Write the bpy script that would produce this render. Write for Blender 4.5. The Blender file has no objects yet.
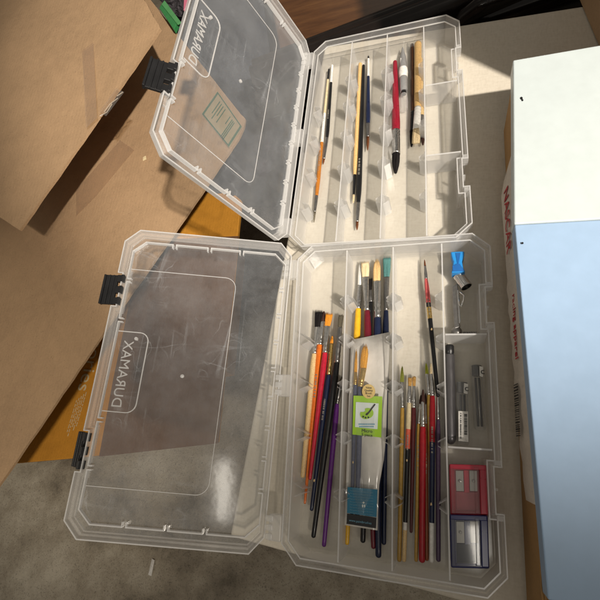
import bpy, math, random
from mathutils import Vector, Matrix, Euler
random.seed(7)
C = bpy.context.scene.collection
SC = bpy.context.scene
R = math.radians

# ------------------------------------------------------------------ camera
CAM = Vector((0.0581, -0.0686, 0.5133))
ROT = Euler((0.36269, 0.31195, 0.078207), 'XYZ').to_matrix()
FO = 423.23                                  # focal length in 600ths of the picture
cd = bpy.data.cameras.new('camera'); co = bpy.data.objects.new('camera', cd); C.objects.link(co)
cd.sensor_width = 36; cd.lens = 36 * FO / 600; cd.clip_start = .01; cd.clip_end = 60
co.location = CAM; co.rotation_euler = ROT.to_euler(); SC.camera = co

def at(u, v, z):
    """the point of height z that stands under pixel (u, v) of the photograph"""
    d = ROT @ Vector(((u - 300) / FO, -(v - 300) / FO, -1))
    return CAM + d * ((z - CAM.z) / d.z)

def mpp(p):
    """metres per pixel at p"""
    return -((p - CAM) @ ROT).z / FO if False else -(ROT.transposed() @ (p - CAM)).z / FO

# ------------------------------------------------------------------ materials
def nodes(name):
    m = bpy.data.materials.new(name); m.use_nodes = True
    nt = m.node_tree; nt.nodes.clear()
    out = nt.nodes.new('ShaderNodeOutputMaterial')
    return m, nt, out

def N(nt, t, **kw):
    n = nt.nodes.new(t)
    for k, v in kw.items():
        if k in n.inputs: n.inputs[k].default_value = v
        else: setattr(n, k, v)
    return n

def L(nt, a, b): nt.links.new(a, b)

def noise(nt, scale, detail=4, rough=.6, stretch=None, coord='Object'):
    tc = N(nt, 'ShaderNodeTexCoord'); src = tc.outputs[coord]
    if stretch:
        mp = N(nt, 'ShaderNodeMapping'); mp.inputs['Scale'].default_value = stretch
        L(nt, src, mp.inputs['Vector']); src = mp.outputs['Vector']
    n = N(nt, 'ShaderNodeTexNoise', Scale=scale, Detail=detail, Roughness=rough)
    L(nt, src, n.inputs['Vector'])
    return n

def ramp(nt, fac, stops):
    r = N(nt, 'ShaderNodeValToRGB')
    e = r.color_ramp.elements
    while len(e) < len(stops): e.new(.5)
    for i, (p, c) in enumerate(stops):
        e[i].position = p; e[i].color = (*c, 1) if len(c) == 3 else c
    L(nt, fac, r.inputs['Fac'])
    return r

def mul(c, k): return tuple(min(1, x * k) for x in c)

def mat(name, col, rough=.5, metal=0, var=.12, scale=60, stretch=None, bump=0, bscale=None, coat=0, spec=.5, trans=0):
    m, nt, out = nodes(name)
    p = N(nt, 'ShaderNodeBsdfPrincipled', Roughness=rough, Metallic=metal)
    p.inputs['Coat Weight'].default_value = coat; p.inputs['Coat Roughness'].default_value = .12
    p.inputs['Specular IOR Level'].default_value = spec
    n = noise(nt, scale, 5, .62, stretch)
    r = ramp(nt, n.outputs['Fac'], [(.3, mul(col, 1 - var)), (.7, mul(col, 1 + var))])
    L(nt, r.outputs['Color'], p.inputs['Base Color'])
    rr = N(nt, 'ShaderNodeMapRange'); rr.inputs['To Min'].default_value = max(.02, rough * .75); rr.inputs['To Max'].default_value = min(1, rough * 1.25)
    L(nt, n.outputs['Fac'], rr.inputs['Value']); L(nt, rr.outputs['Result'], p.inputs['Roughness'])
    if bump:
        nb = noise(nt, bscale or scale * 3, 6, .65, stretch)
        b = N(nt, 'ShaderNodeBump', Strength=bump, Distance=.001)
        L(nt, nb.outputs['Fac'], b.inputs['Height']); L(nt, b.outputs['Normal'], p.inputs['Normal'])
    L(nt, p.outputs['BSDF'], out.inputs['Surface'])
    return m

def frost(name, haze, edge, col=(.93, .93, .93), tint=(.97, .97, .965), scratch=0, rough=.16, gloss=.9, bump=0):
    """translucent polypropylene: see-through, a milky scatter that thickens at grazing angles, a soft sheen"""
    m, nt, out = nodes(name)
    tr = N(nt, 'ShaderNodeBsdfTransparent'); tr.inputs['Color'].default_value = (*tint, 1)
    df = N(nt, 'ShaderNodeBsdfDiffuse'); df.inputs['Color'].default_value = (*col, 1)
    tl = N(nt, 'ShaderNodeBsdfTranslucent'); tl.inputs['Color'].default_value = (*col, 1)
    mk = N(nt, 'ShaderNodeMixShader'); mk.inputs['Fac'].default_value = .45
    L(nt, df.outputs[0], mk.inputs[1]); L(nt, tl.outputs[0], mk.inputs[2])
    lw0 = N(nt, 'ShaderNodeLayerWeight', Blend=.5)
    lw = N(nt, 'ShaderNodeMath', operation='POWER'); lw.inputs[1].default_value = 1.6; L(nt, lw0.outputs['Facing'], lw.inputs[0])
    sch = N(nt, 'ShaderNodeMath', operation='POWER'); sch.inputs[1].default_value = 4.5; L(nt, lw0.outputs['Facing'], sch.inputs[0])
    fr = N(nt, 'ShaderNodeMath', operation='MULTIPLY_ADD'); fr.inputs[1].default_value = .45; fr.inputs[2].default_value = .035; L(nt, sch.outputs[0], fr.inputs[0])
    ma = N(nt, 'ShaderNodeMath', operation='MULTIPLY_ADD'); ma.inputs[1].default_value = edge; ma.inputs[2].default_value = haze
    L(nt, lw.outputs[0], ma.inputs[0])
    if scratch:
        n = noise(nt, 18, 6, .75)
        mr = N(nt, 'ShaderNodeMapRange'); mr.inputs['From Min'].default_value = .3; mr.inputs['From Max'].default_value = .7
        mr.inputs['To Min'].default_value = haze * .45; mr.inputs['To Max'].default_value = haze * 1.55
        L(nt, n.outputs['Fac'], mr.inputs['Value']); L(nt, mr.outputs['Result'], ma.inputs[2])
    fac = ma.outputs[0]
    if scratch:
        for sc, st, th, amt in ((26, (1, .10, 1), .010, scratch), (34, (.16, 1, 1), .008, scratch * .8), (40, (1, .7, 1), .008, scratch)):
            s = noise(nt, sc, 1, .4, st)
            a = N(nt, 'ShaderNodeMath', operation='SUBTRACT'); a.inputs[1].default_value = .5; L(nt, s.outputs['Fac'], a.inputs[0])
            ab = N(nt, 'ShaderNodeMath', operation='ABSOLUTE'); L(nt, a.outputs[0], ab.inputs[0])
            q = N(nt, 'ShaderNodeMapRange'); q.inputs['From Min'].default_value = 0; q.inputs['From Max'].default_value = th
            q.inputs['To Min'].default_value = amt; q.inputs['To Max'].default_value = 0; L(nt, ab.outputs[0], q.inputs['Value'])
            g = noise(nt, 13, 3, .6)                       # only some stretches are scratched
            gg = N(nt, 'ShaderNodeMapRange'); gg.inputs['From Min'].default_value = .5; gg.inputs['From Max'].default_value = .62; L(nt, g.outputs['Fac'], gg.inputs['Value'])
            x = N(nt, 'ShaderNodeMath', operation='MULTIPLY'); L(nt, q.outputs[0], x.inputs[0]); L(nt, gg.outputs[0], x.inputs[1])
            y = N(nt, 'ShaderNodeMath', operation='ADD'); L(nt, fac, y.inputs[0]); L(nt, x.outputs[0], y.inputs[1]); fac = y.outputs[0]
    mx = N(nt, 'ShaderNodeMixShader'); L(nt, fac, mx.inputs['Fac']); L(nt, tr.outputs[0], mx.inputs[1]); L(nt, mk.outputs[0], mx.inputs[2])
    gl = N(nt, 'ShaderNodeBsdfGlossy', Roughness=rough); gl.inputs['Color'].default_value = (gloss, gloss, gloss, 1)
    if bump:
        bn = noise(nt, 30, 3, .6); bu = N(nt, 'ShaderNodeBump', Strength=bump, Distance=.002); L(nt, bn.outputs['Fac'], bu.inputs['Height'])
        L(nt, bu.outputs['Normal'], gl.inputs['Normal'])
    m2 = N(nt, 'ShaderNodeMixShader'); L(nt, fr.outputs[0], m2.inputs['Fac']); L(nt, mx.outputs[0], m2.inputs[1]); L(nt, gl.outputs[0], m2.inputs[2])
    L(nt, m2.outputs[0], out.inputs['Surface'])
    return m

M = {}
M['tray'] = frost('tray_plastic', .10, .40)
M['divider'] = frost('divider_plastic', .11, .30)
M['guide'] = frost('guide_plastic', .20, .34)
M['tab'] = frost('tab_plastic', .32, .35)
M['lip'] = frost('lip_plastic', .5, .3)
M['lid'] = frost('lid_plastic', .072, .20, col=(.86, .91, .97), scratch=.14, rough=.10, bump=.05)
M['lidrim'] = frost('lid_rim_plastic', .21, .42)
M['ridge'] = frost('ridge_plastic', .55, .3)
M['clear'] = frost('clear_plastic', .03, .22, rough=.06)
M['tube'] = frost('tube_plastic', .12, .42, rough=.08)
M['film'] = frost('wrapper_film', .05, .15, rough=.12, bump=.25)
M['black_plastic'] = mat('black_plastic', (.012, .012, .013), .38, var=.2, bump=.05)
M['steel'] = mat('ferrule_steel', (.62, .61, .59), .24, 1, .15, 400, (1, 1, .2))
M['dull_steel'] = mat('dull_steel', (.34, .33, .32), .34, 1, .15, 300)
M['silver'] = mat('silver_lacquer', (.36, .36, .36), .36, .45, .1, 300)
M['gold'] = mat('ferrule_brass', (.72, .5, .18), .28, 1, .12, 300)
M['chrome'] = mat('chrome', (.75, .74, .72), .12, 1, .08, 100)
M['blade'] = mat('blade_steel', (.36, .35, .33), .42, 1, .08, 200, (1, .1, 1))
def paint(name, c, rough=.3, var=.17): M[name] = mat(name, c, rough, 0, var, 260, (1, 1, .5), .08, 700, coat=.2, spec=.35)
for n_, c_ in dict(yellow=(.75, .42, .02), ochre=(.42, .25, .05), orange=(.72, .16, .015), crimson=(.5, .015, .04), maroon=(.13, .008, .018),
                   red=(.36, .010, .018), wine=(.24, .008, .022), navy=(.008, .014, .045), black=(.008, .008, .009), purple=(.13, .022, .21), white=(.72, .7, .66),
                   cream=(.66, .55, .34), coral=(.62, .12, .07), dkred=(.075, .01, .012), brown=(.075, .028, .01), amber=(.42, .15, .02),
                   mauve=(.085, .05, .1), greyblue=(.07, .08, .13), rust=(.25, .07, .02), pinkred=(.5, .09, .09), graphite=(.05, .05, .055)).items():
    paint('paint_' + n_, c_)
M['foil'] = mat('worn_foil', (.26, .24, .20), .45, .2, .4, 900)
M['wood'] = mat('bare_wood', (.68, .44, .18), .45, 0, .22, 90, (8, 8, 1), .08)
M['pale_wood'] = mat('pale_wood', (.7, .5, .24), .5, 0, .2, 90, (8, 8, 1), .08)
def hair(name, c, var=.35): M[name] = mat(name, c, .7, 0, var, 1200, (1, 1, 1), 0, spec=.12)
for n_, c_ in dict(black=(.012, .01, .01), brown=(.14, .05, .02), cream=(.72, .58, .36), blond=(.72, .5, .24), teal=(.13, .32, .31), orange=(.68, .27, .03),
                   gold=(.6, .29, .03), olive=(.2, .21, .04), tan=(.45, .26, .08), grey=(.16, .14, .10), white=(.75, .73, .68), dark=(.05, .025, .02), green=(.27, .29, .03)).items():
    hair('hair_' + n_, c_)

# ------------------------------------------------------------------ mesh helpers
class MB:
    def __init__(s): s.v = []; s.f = []
    def ring_loft(s, rings, cap0=True, cap1=True, closed=True):
        b = len(s.v); n = len(rings[0])
        for r in rings: s.v += [Vector(p) for p in r]
        for i in range(len(rings) - 1):
            for j in range(n if closed else n - 1):
                k = (j + 1) % n
                s.f.append((b + i * n + j, b + i * n + k, b + (i + 1) * n + k, b + (i + 1) * n + j))
        if cap0: s.f.append(tuple(b + j for j in reversed(range(n))))
        if cap1: s.f.append(tuple(b + (len(rings) - 1) * n + j for j in range(n)))
    def prism(s, poly, z0, z1):
        s.ring_loft([[(x, y, z0) for x, y in poly], [(x, y, z1) for x, y in poly]])
    def slab(s, pts, dz):
        pts = [Vector(p) for p in pts]
        s.ring_loft([[p + Vector((0, 0, -dz)) for p in pts], pts])
    def box(s, x0, x1, y0, y1, z0, z1):
        s.prism([(x0, y0), (x1, y0), (x1, y1), (x0, y1)], z0, z1)
    def lathe(s, p0, p1, prof, n=14, flat=None, side=None):
        """prof: (t, half width, half height) from p0 to p1"""
        p0 = Vector(p0); p1 = Vector(p1); d = (p1 - p0)
        sd = side or d.cross(Vector((0, 0, 1))).normalized()
        up = sd.cross(d).normalized()
        rings = []
        for t, a, b in prof:
            c = p0 + d * t
            rings.append([c + sd * (a * math.cos(2 * math.pi * j / n)) + up * (b * math.sin(2 * math.pi * j / n)) for j in range(n)])
        s.ring_loft(rings)
    def tube(s, pts, r, n=8):
        pts = [Vector(p) for p in pts]; rings = []
        for i, p in enumerate(pts):
            d = (pts[min(i + 1, len(pts) - 1)] - pts[max(i - 1, 0)]).normalized()
            a = d.cross(Vector((.31, .17, 1))).normalized(); b = a.cross(d)
            rr = r[i] if isinstance(r, (list, tuple)) else r
            rings.append([p + a * rr * math.cos(2 * math.pi * j / n) + b * rr * math.sin(2 * math.pi * j / n) for j in range(n)])
        s.ring_loft(rings)
    def build(s, name, m, parent=None, off=None, smooth=False, bevel=0, fn=None):
        me = bpy.data.meshes.new(name)
        vs = [(p - off) if off is not None else p for p in s.v]
        if fn: vs = [Vector(fn(*p)) for p in vs]
        me.from_pydata([tuple(p) for p in vs], [], s.f)
        import bmesh
        bm = bmesh.new(); bm.from_mesh(me); bmesh.ops.recalc_face_normals(bm, faces=bm.faces); bm.to_mesh(me); bm.free()
        me.materials.append(m)
        if smooth:
            for p in me.polygons: p.use_smooth = True
        o = bpy.data.objects.new(name, me); C.objects.link(o)
        if parent: o.parent = parent
        if smooth and smooth != 'all':
            em = o.modifiers.new('split', 'EDGE_SPLIT'); em.split_angle = R(50)
        if bevel:
            bv = o.modifiers.new('bevel', 'BEVEL'); bv.width = bevel; bv.segments = 3; bv.limit_method = 'ANGLE'; bv.angle_limit = R(40)
        return o

def tag(o, label=None, cat=None, group=None, kind=None):
    for k, v in (('label', label), ('category', cat), ('group', group), ('kind', kind)):
        if v: o[k] = v
    return o

def thing(name, label, cat, loc=(0, 0, 0), rz=0, group=None):
    o = bpy.data.objects.new(name, None); C.objects.link(o); o.empty_display_size = .02
    o.location = loc; o.rotation_euler = (0, 0, rz)
    return tag(o, label, cat, group)

def text(s, size, m, name, parent, mtx, extrude=.0002, align='LEFT', squash=1, spacing=1):
    cu = bpy.data.curves.new(name, 'FONT'); cu.body = s; cu.size = size; cu.extrude = extrude; cu.align_x = align; cu.space_character = spacing
    cu.resolution_u = 3
    t = bpy.data.objects.new(name + '_src', cu); C.objects.link(t)
    dg = bpy.context.evaluated_depsgraph_get()
    me = bpy.data.meshes.new_from_object(t.evaluated_get(dg))
    bpy.data.objects.remove(t)
    me.transform(Matrix.Diagonal((squash, 1, 1, 1))); me.transform(mtx)
    me.materials.clear(); me.materials.append(m)
    o = bpy.data.objects.new(name, me); C.objects.link(o); o.parent = parent
    return o

def frame3(o, x, y):
    """matrix whose x axis runs along x, y along y, at o"""
    x = Vector(x).normalized(); z = x.cross(Vector(y)).normalized(); y = z.cross(x)
    return Matrix(((x.x, y.x, z.x, o[0]), (x.y, y.y, z.y, o[1]), (x.z, y.z, z.z, o[2]), (0, 0, 0, 1)))

def inset(poly, d):
    out = []; n = len(poly)
    for i in range(n):
        a = Vector(poly[i - 1]); b = Vector(poly[i]); c = Vector(poly[(i + 1) % n])
        e1 = (b - a).normalized(); e2 = (c - b).normalized()
        n1 = Vector((-e1.y, e1.x)); n2 = Vector((-e2.y, e2.x))
        k = 1 + n1.dot(n2)
        out.append(tuple(b + (n1 + n2) * (d / k)))
    return out

# ------------------------------------------------------------------ floor and table
m, nt, out = nodes('concrete')
p = N(nt, 'ShaderNodeBsdfPrincipled', Roughness=.62)
a = noise(nt, 2.2, 8, .65); b = noise(nt, 9, 6, .7); c = noise(nt, 160, 3, .6)
mx = N(nt, 'ShaderNodeMath', operation='ADD'); L(nt, a.outputs['Fac'], mx.inputs[0]); L(nt, b.outputs['Fac'], mx.inputs[1])
hf = N(nt, 'ShaderNodeMath', operation='MULTIPLY'); hf.inputs[1].default_value = .5; L(nt, mx.outputs[0], hf.inputs[0])
r = ramp(nt, hf.outputs[0], [(.36, (.15, .125, .09)), (.5, (.33, .285, .215)), (.64, (.50, .45, .36))])
gr = noise(nt, 240, 3, .7); gk = ramp(nt, gr.outputs['Fac'], [(.34, (.55, .55, .55)), (.45, (1, 1, 1)), (.62, (1, 1, 1)), (.70, (1.0, 1.0, 1.0))])
mg = N(nt, 'ShaderNodeMix', data_type='RGBA', blend_type='MULTIPLY'); mg.inputs[0].default_value = 1; L(nt, r.outputs['Color'], mg.inputs[6]); L(nt, gk.outputs['Color'], mg.inputs[7]); L(nt, mg.outputs[2], p.inputs['Base Color'])
bu = N(nt, 'ShaderNodeBump', Strength=.3, Distance=.01); L(nt, c.outputs['Fac'], bu.inputs['Height']); L(nt, bu.outputs['Normal'], p.inputs['Normal'])
L(nt, p.outputs[0], out.inputs['Surface']); M['concrete'] = m
mb = MB(); mb.box(-4, 4, -4, 4, -.80, -.74)
tag(mb.build('floor', M['concrete']), kind='structure')
# little scraps on the floor
mb = MB(); p0 = at(152, 567, -.738); mb.slab([p0 + Vector(q) for q in ((-.006, -.02, .004), (.004, -.022, .002), (.008, .02, .006), (-.003, .022, .003))], .002)
tag(mb.build('paper_scrap', M['paint_white']), 'small white scrap of paper lying on the concrete floor', 'scrap')

m, nt, out = nodes('table_laminate')
p = N(nt, 'ShaderNodeBsdfPrincipled', Roughness=.5)
a = noise(nt, 420, 4, .7, (1, .25, 1)); a2 = noise(nt, 420, 4, .7, (.25, 1, 1)); b = noise(nt, 14, 6, .6)
s1 = N(nt, 'ShaderNodeMath', operation='ADD'); L(nt, a.outputs['Fac'], s1.inputs[0]); L(nt, a2.outputs['Fac'], s1.inputs[1])
s2 = N(nt, 'ShaderNodeMath', operation='MULTIPLY_ADD'); s2.inputs[1].default_value = .6; L(nt, b.outputs['Fac'], s2.inputs[0]); L(nt, s1.outputs[0], s2.inputs[2])
s3 = N(nt, 'ShaderNodeMath', operation='MULTIPLY'); s3.inputs[1].default_value = .385; L(nt, s2.outputs[0], s3.inputs[0])
r = ramp(nt, s3.outputs[0], [(.34, (.53, .48, .39)), (.5, (.61, .56, .47)), (.66, (.67, .62, .53))])
L(nt, r.outputs['Color'], p.inputs['Base Color'])
bu = N(nt, 'ShaderNodeBump', Strength=.12, Distance=.001); L(nt, s1.outputs[0], bu.inputs['Height']); L(nt, bu.outputs['Normal'], p.inputs['Normal'])
L(nt, p.outputs[0], out.inputs['Surface']); M['table'] = m
TA = R(-5.5)
tab = thing('folding_table', 'beige folding table with a fine linen grain under both brush boxes', 'table', (-.188, -.172, 0), TA)
mb = MB(); mb.box(0, 1.85, 0, .762, -.022, -.0005); mb.build('table_top', M['table'], tab, bevel=.004)
mb = MB(); mb.box(.02, 1.83, .02, .742, -.05, -.0225); mb.build('apron', M['black_plastic'], tab)
for yy in (.1, .66):
    mb = MB(); mb.tube([(.16, yy, -.05), (.16, yy, -.738)], .014, 12); mb.build('leg', M['black_plastic'], tab, smooth=True)

# ------------------------------------------------------------------ organizer boxes
W, LL, CH = .2177, .356, .017
REC = ((-.112, -.070), (.071, .113)); RD = .007
def outline():
    w, l = W / 2, LL / 2
    p = [(w - CH, -l), (w, -l + CH)]
    for y0, y1 in REC: p += [(w, y0), (w - RD, y0), (w - RD, y1), (w, y1)]
    p += [(w, l - CH), (w - CH, l), (-w + CH, l), (-w, l - CH), (-w, -l + CH), (-w + CH, -l)]
    return p
DIV = (-.049, .006, .060); FINS = (.107, .058, .004, -.053, -.111)
def organizer(label, loc, rz, k, lid_loc, lid_rot, latch_angles):
    t = thing('brush_box', label, 'brush box', loc, rz, 'clear compartment boxes open on the table')
    fn = lambda x, y, z: (x * (1 + k * y / (LL / 2)), y, z)
    O = outline(); ring = lambda d, z: [(x, y, z) for x, y in inset(O, d)]
    mb = MB()
    mb.ring_loft([ring(.004, .0008), ring(.0025, .004), ring(.0012, .036), ring(-.0012, .0365), ring(-.0014, .0452), ring(.0004, .0456), ring(.0008, .0405),
                  ring(.0042, .0400), ring(.0052, .006), ring(.0070, .0032)])
    tray = mb.build('tray', M['tray'], t, fn=fn)
    # bright moulded lip round the rim
    mb = MB()
    for d, z, h, wd in ((-.0012, .0458, .0012, .0011), (.0040, .0403, .0010, .0012)):
        a, b = inset(O, d), inset(O, d + wd)
        mb.ring_loft([[(x, y, z) for x, y in a], [(x, y, z + h) for x, y in a], [(x, y, z + h) for x, y in b], [(x, y, z) for x, y in b], [(x, y, z) for x, y in a]], False, False)
    mb.build('rim_lip', M['lip'], t, fn=fn)
    for x in DIV:
        mb = MB()
        mb.box(x - .0008, x + .0008, -LL / 2 + .0065, LL / 2 - .0065, .0034, .0405)
        dv = mb.build('divider', M['divider'], t, fn=fn)
        mb = MB(); mb.box(x - .0007, x + .0007, -LL / 2 + .0066, LL / 2 - .0066, .0406, .0413); mb.build('top_edge', M['lip'], dv, fn=fn)
        for y in FINS:
            mb = MB()
            for sx in (-1, 1):
                if x > .05 and sx > 0: continue
                for sy in (-1, 1):
                    x0 = x + sx * .0009; x1 = x + sx * .0085; y0 = y + sy * .0062; y1 = y + sy * .0016
                    mb.ring_loft([[(x0, y0, z0), (x1, y1, z0), (x1, y1 + sy * .0009, z0), (x0, y0 + sy * .0009, z0)] for z0 in (.0036, .034)])
                mb.box(x + (sx * .0009 if sx > 0 else -.0022), x + (.0022 if sx > 0 else -.0009), y - .006, y + .006, .0036, .0385)
            mb.build('slot_guide', M['guide'], t, fn=fn)
    for y in FINS[1:]:
        mb = MB()
        for sy in (-1, 1):
            x0 = -W / 2 + .006; x1 = x0 + .010; y0 = y + sy * .0062; y1 = y + sy * .0016
            mb.ring_loft([[(x0, y0, z0), (x1, y1, z0), (x1, y1 + sy * .0009, z0), (x0, y0 + sy * .0009, z0)] for z0 in (.0036, .034)])
        mb.build('slot_guide', M['guide'], t, fn=fn)
    for y in (.061, -.0555):
        mb = MB(); mb.box(.0612, W / 2 - .0062 - (0 if abs(y) < .07 and y > -.069 else RD), y - .0009, y + .0009, .0034, .0398)
        dv = mb.build('cross_divider', M['guide'], t, fn=fn)
        mb = MB(); mb.box(.0614, W / 2 - .0064 - (0 if abs(y) < .07 and y > -.069 else RD), y - .0008, y + .0008, .0399, .0406); mb.build('top_edge', M['lip'], dv, fn=fn)
    # latch seats on the right, with their little posts
    for y0, y1 in REC:
        mb = MB()
        mb.box(W / 2 - RD + .0016, W / 2 + .001, y0 - .005, y0 - .0006, .030, .0462)
        mb.box(W / 2 - RD + .0016, W / 2 + .001, y1 + .0006, y1 + .005, .030, .0462)
        mb.box(W / 2 - RD + .0016, W / 2 - RD + .0030, y0 + .001, y1 - .001, .022, .026)
        ym = (y0 + y1) / 2; mb.box(W / 2 - RD + .0016, W / 2 - RD + .0040, ym - .001, ym + .001, .012, .040)
        mb.build('latch_seat', M['tab'], t, fn=fn)
    # hinge side
    for y in (.148, .0, -.148):
        mb = MB()
        mb.box(-W / 2 - .0165, -W / 2 - .0020, y - .0125, y + .0125, .0385, .0478)
        for q in (-.0085, 0, .0085): mb.box(-W / 2 - .0190, -W / 2 - .0105, y + q - .003, y + q + .003, .0482, .0508)
        mb.build('hinge', M['tab'], t, bevel=.0012, fn=fn)
    mb = MB()
    for y0, y1 in ((.017, .130), (-.130, -.017)): mb.box(-W / 2 - .0062, -W / 2 - .0016, y0, y1, .030, .0318)
    mb.build('hinge_flange', M['tray'], t, fn=fn)
    # lid (inside face up), its origin on the hinge line
    w, l = .2150, LL / 2
    P = [(0 - .002, -l + CH), (-.002, l - CH), (-CH, l), (-w + CH, l), (-w, l - CH)]
    for y0, y1 in ((.076, .118), (-.112, -.070)):
        P += [(-w, y1), (-w + .006, y1), (-w + .006, y0), (-w, y0)]
    P += [(-w, -l + CH), (-w + CH, -l), (-CH, -l)]
    rl = lambda d, z: [(x, y, z) for x, y in inset(P, d)]
    mb = MB(); mb.ring_loft([rl(.0070, -.0006), rl(.0070, .0008)])
    lid = mb.build('lid', M['lid'], t)
    lid.rotation_euler = lid_rot; lid.location = Vector(lid_loc) - lid_rot.to_matrix() @ Vector((0, 0, .0075)) if lid_loc[2] else lid_loc
    mb = MB()
    mb.ring_loft([rl(.0072, -.0010), rl(.0050, -.0010), rl(.0040, .0030), rl(.0008, .0034), rl(.0002, .0092), rl(.0015, .0095), rl(.0022, .0046), rl(.0052, .0042), rl(.0060, .0012), rl(.0072, .0012), rl(.0072, -.0010)], False, False)
    mb.build('lid_rim', M['lidrim'], lid)
    mb = MB()
    a, b = inset(P, 0), inset(P, .0011)
    mb.ring_loft([[(x, y, .0093) for x, y in a], [(x, y, .0103) for x, y in a], [(x, y, .0103) for x, y in b], [(x, y, .0093) for x, y in b], [(x, y, .0093) for x, y in a]], False, False)
    # sealing ridge
    Q = [(-.009, -.150), (-.009, .150), (-.0235, .1635), (-.189, .1635), (-.2035, .150), (-.2035, -.150), (-.189, -.1635), (-.0235, -.1635)]
    def wall(pts, h, th):
        for i in range(len(pts) - 1):
            a_, b_ = Vector(pts[i]), Vector(pts[i + 1]); e = (b_ - a_).normalized(); nn = Vector((-e.y, e.x)) * th / 2; ex = e * th * .35
            mb.prism([tuple(a_ - ex - nn), tuple(b_ + ex - nn), tuple(b_ + ex + nn), tuple(a_ - ex + nn)], .0009, h)
    def gaps(a_, b_, cuts):
        a_, b_ = Vector(a_), Vector(b_); Ln = (b_ - a_).length; e = (b_ - a_) / Ln; s = 0; nn = Vector((-e.y, e.x))
        if nn.dot(-a_ + Vector((-.106, 0))) < 0: nn = -nn
        for c_ in list(cuts) + [1]:
            q0 = a_ + e * s; q1 = a_ + e * (c_ * Ln - (.0022 if c_ < 1 else 0))
            pts = [q0, q1]
            if s > 0: pts = [q0 + nn * .0045] + pts
            if c_ < 1: pts = pts + [q1 + nn * .0045]
            wall([tuple(q) for q in pts], .0062, .0014); s = c_ * Ln + .0022
    gaps(Q[0], Q[1], [k_ / 9 for k_ in range(1, 9)]); wall(Q[1:3], .0062, .0014)
    gaps(Q[2], Q[3], (.26, .51, .78)); wall(Q[3:5], .0062, .0014); gaps(Q[4], Q[5], (.13, .30, .69, .86))
    wall(Q[5:7], .0062, .0014); gaps(Q[6], Q[7], (.22, .49, .74)); wall([Q[7], Q[0]], .0062, .0014)
    mb.build('sealing_ridge', M['ridge'], lid)
    # embossed outline and name plate
    mb = MB()
    def arc(cx, cy, r_, a0, a1): return [(cx + r_ * math.cos(R(a0 + (a1 - a0) * i / 6)), cy + r_ * math.sin(R(a0 + (a1 - a0) * i / 6))) for i in range(7)]
    wall([(-.2025, .127)] + arc(-.083, .113, .014, 90, 0) + arc(-.083, -.113, .014, 0, -90) + [(-.2025, -.127)], .0015, .0007)
    wall([(-.2020, .047)] + arc(-.176, .036, .011, 90, 0) + arc(-.176, -.036, .011, 0, -90) + [(-.2020, -.047)], .0019, .0011)
    mb.build('embossed_outline', M['ridge'], lid)
    mtx = Matrix(((0, 1, 0, -.1935), (1, 0, 0, -.0425), (0, 0, -1, .0004), (0, 0, 0, 1)))
    text('DURAMAX', .0165, M['ridge'], 'brand_lettering', lid, mtx, .0003, squash=.98, spacing=1.0)
    mb = MB(); mb.lathe((-.1800, .0395, -.0012), (-.1800, .0395, .0018), [(0, .0020, .0020), (1, .0020, .0020)], 14, side=Vector((1, 0, 0))); mb.build('brand_dot', M['ridge'], lid)
    mb = MB(); mb.lathe((-.118, .0, -.0010), (-.118, .0, .0014), [(0, .0022, .0022), (.7, .0022, .0022), (1, .001, .001)], 12, side=Vector((1, 0, 0))); mb.build('moulding_mark', M['ridge'], lid, smooth=True)
    for yc, ang in zip((.097, -.091), latch_angles):
        h = .019
        mb = MB()
        mb.box(-.0190, -.003, -h, h, -.0016, .0016)
        mb.box(-.0212, -.0186, -h, h, -.0030, .0034)
        mb.box(-.0145, -.0128, -h, h, .0014, .0030)
        mb.box(-.0095, -.0075, -h, h, .0014, .0026)
        for q in (-.0150, -.0005, .0140):
            mb.box(-.0034, .0050, q - .0040, q + .0050, -.0030, .0034)
            mb.box(.0030, .0062, q - .0040, q + .0050, .0020, .0058)
        lt = mb.build('latch', M['black_plastic'], lid, bevel=.0006)
        lt.location = (-w + .0035, yc, .0050); lt.rotation_euler = (0, ang, 0)
    return t

B2 = organizer('nearer clear plastic brush box packed with brushes, sharpeners and lead tubes, lid lying half open', (0, 0, 0), 0, .0405,
               (-.122, .001, .045), (Matrix.Rotation(-.026, 3, 'Z') @ Matrix.Rotation(R(2.7), 3, 'X') @ Matrix.Rotation(R(20.2), 3, 'Y')).to_euler(), (R(-8), R(-48)))
B1 = organizer('farther clear plastic brush box with nine loose brushes, lid standing up over the cardboard', (-.0123, .3563, 0), -.0211, -.0285,
               (0, 0, 0), (0, 0, 0), (R(-38), R(-38)))
lid1 = [c_ for c_ in B1.children if c_.name.startswith('lid') and not c_.name.startswith('lid_')][0]
mw = Matrix.Translation((-.128, .357, .045)) @ (Matrix.Rotation(-.022, 4, 'Z') @ Matrix.Rotation(R(-1.7), 4, 'X') @ Matrix.Rotation(R(72.8), 4, 'Y')) @ Matrix.Translation((0, 0, -.0075))
lm = (Matrix.Translation(B1.location) @ Matrix.Rotation(-.0211, 4, 'Z')).inverted() @ mw
lid1.location = lm.to_translation(); lid1.rotation_euler = lm.to_euler()
mb = MB(); mb.slab([at(u, v, .0062) for u, v in ((309, 259), (319.5, 251), (324.5, 260.5), (315, 268.5))], .0006)
o = mb.build('paper_sticker', M['paint_white'], B2)

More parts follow.
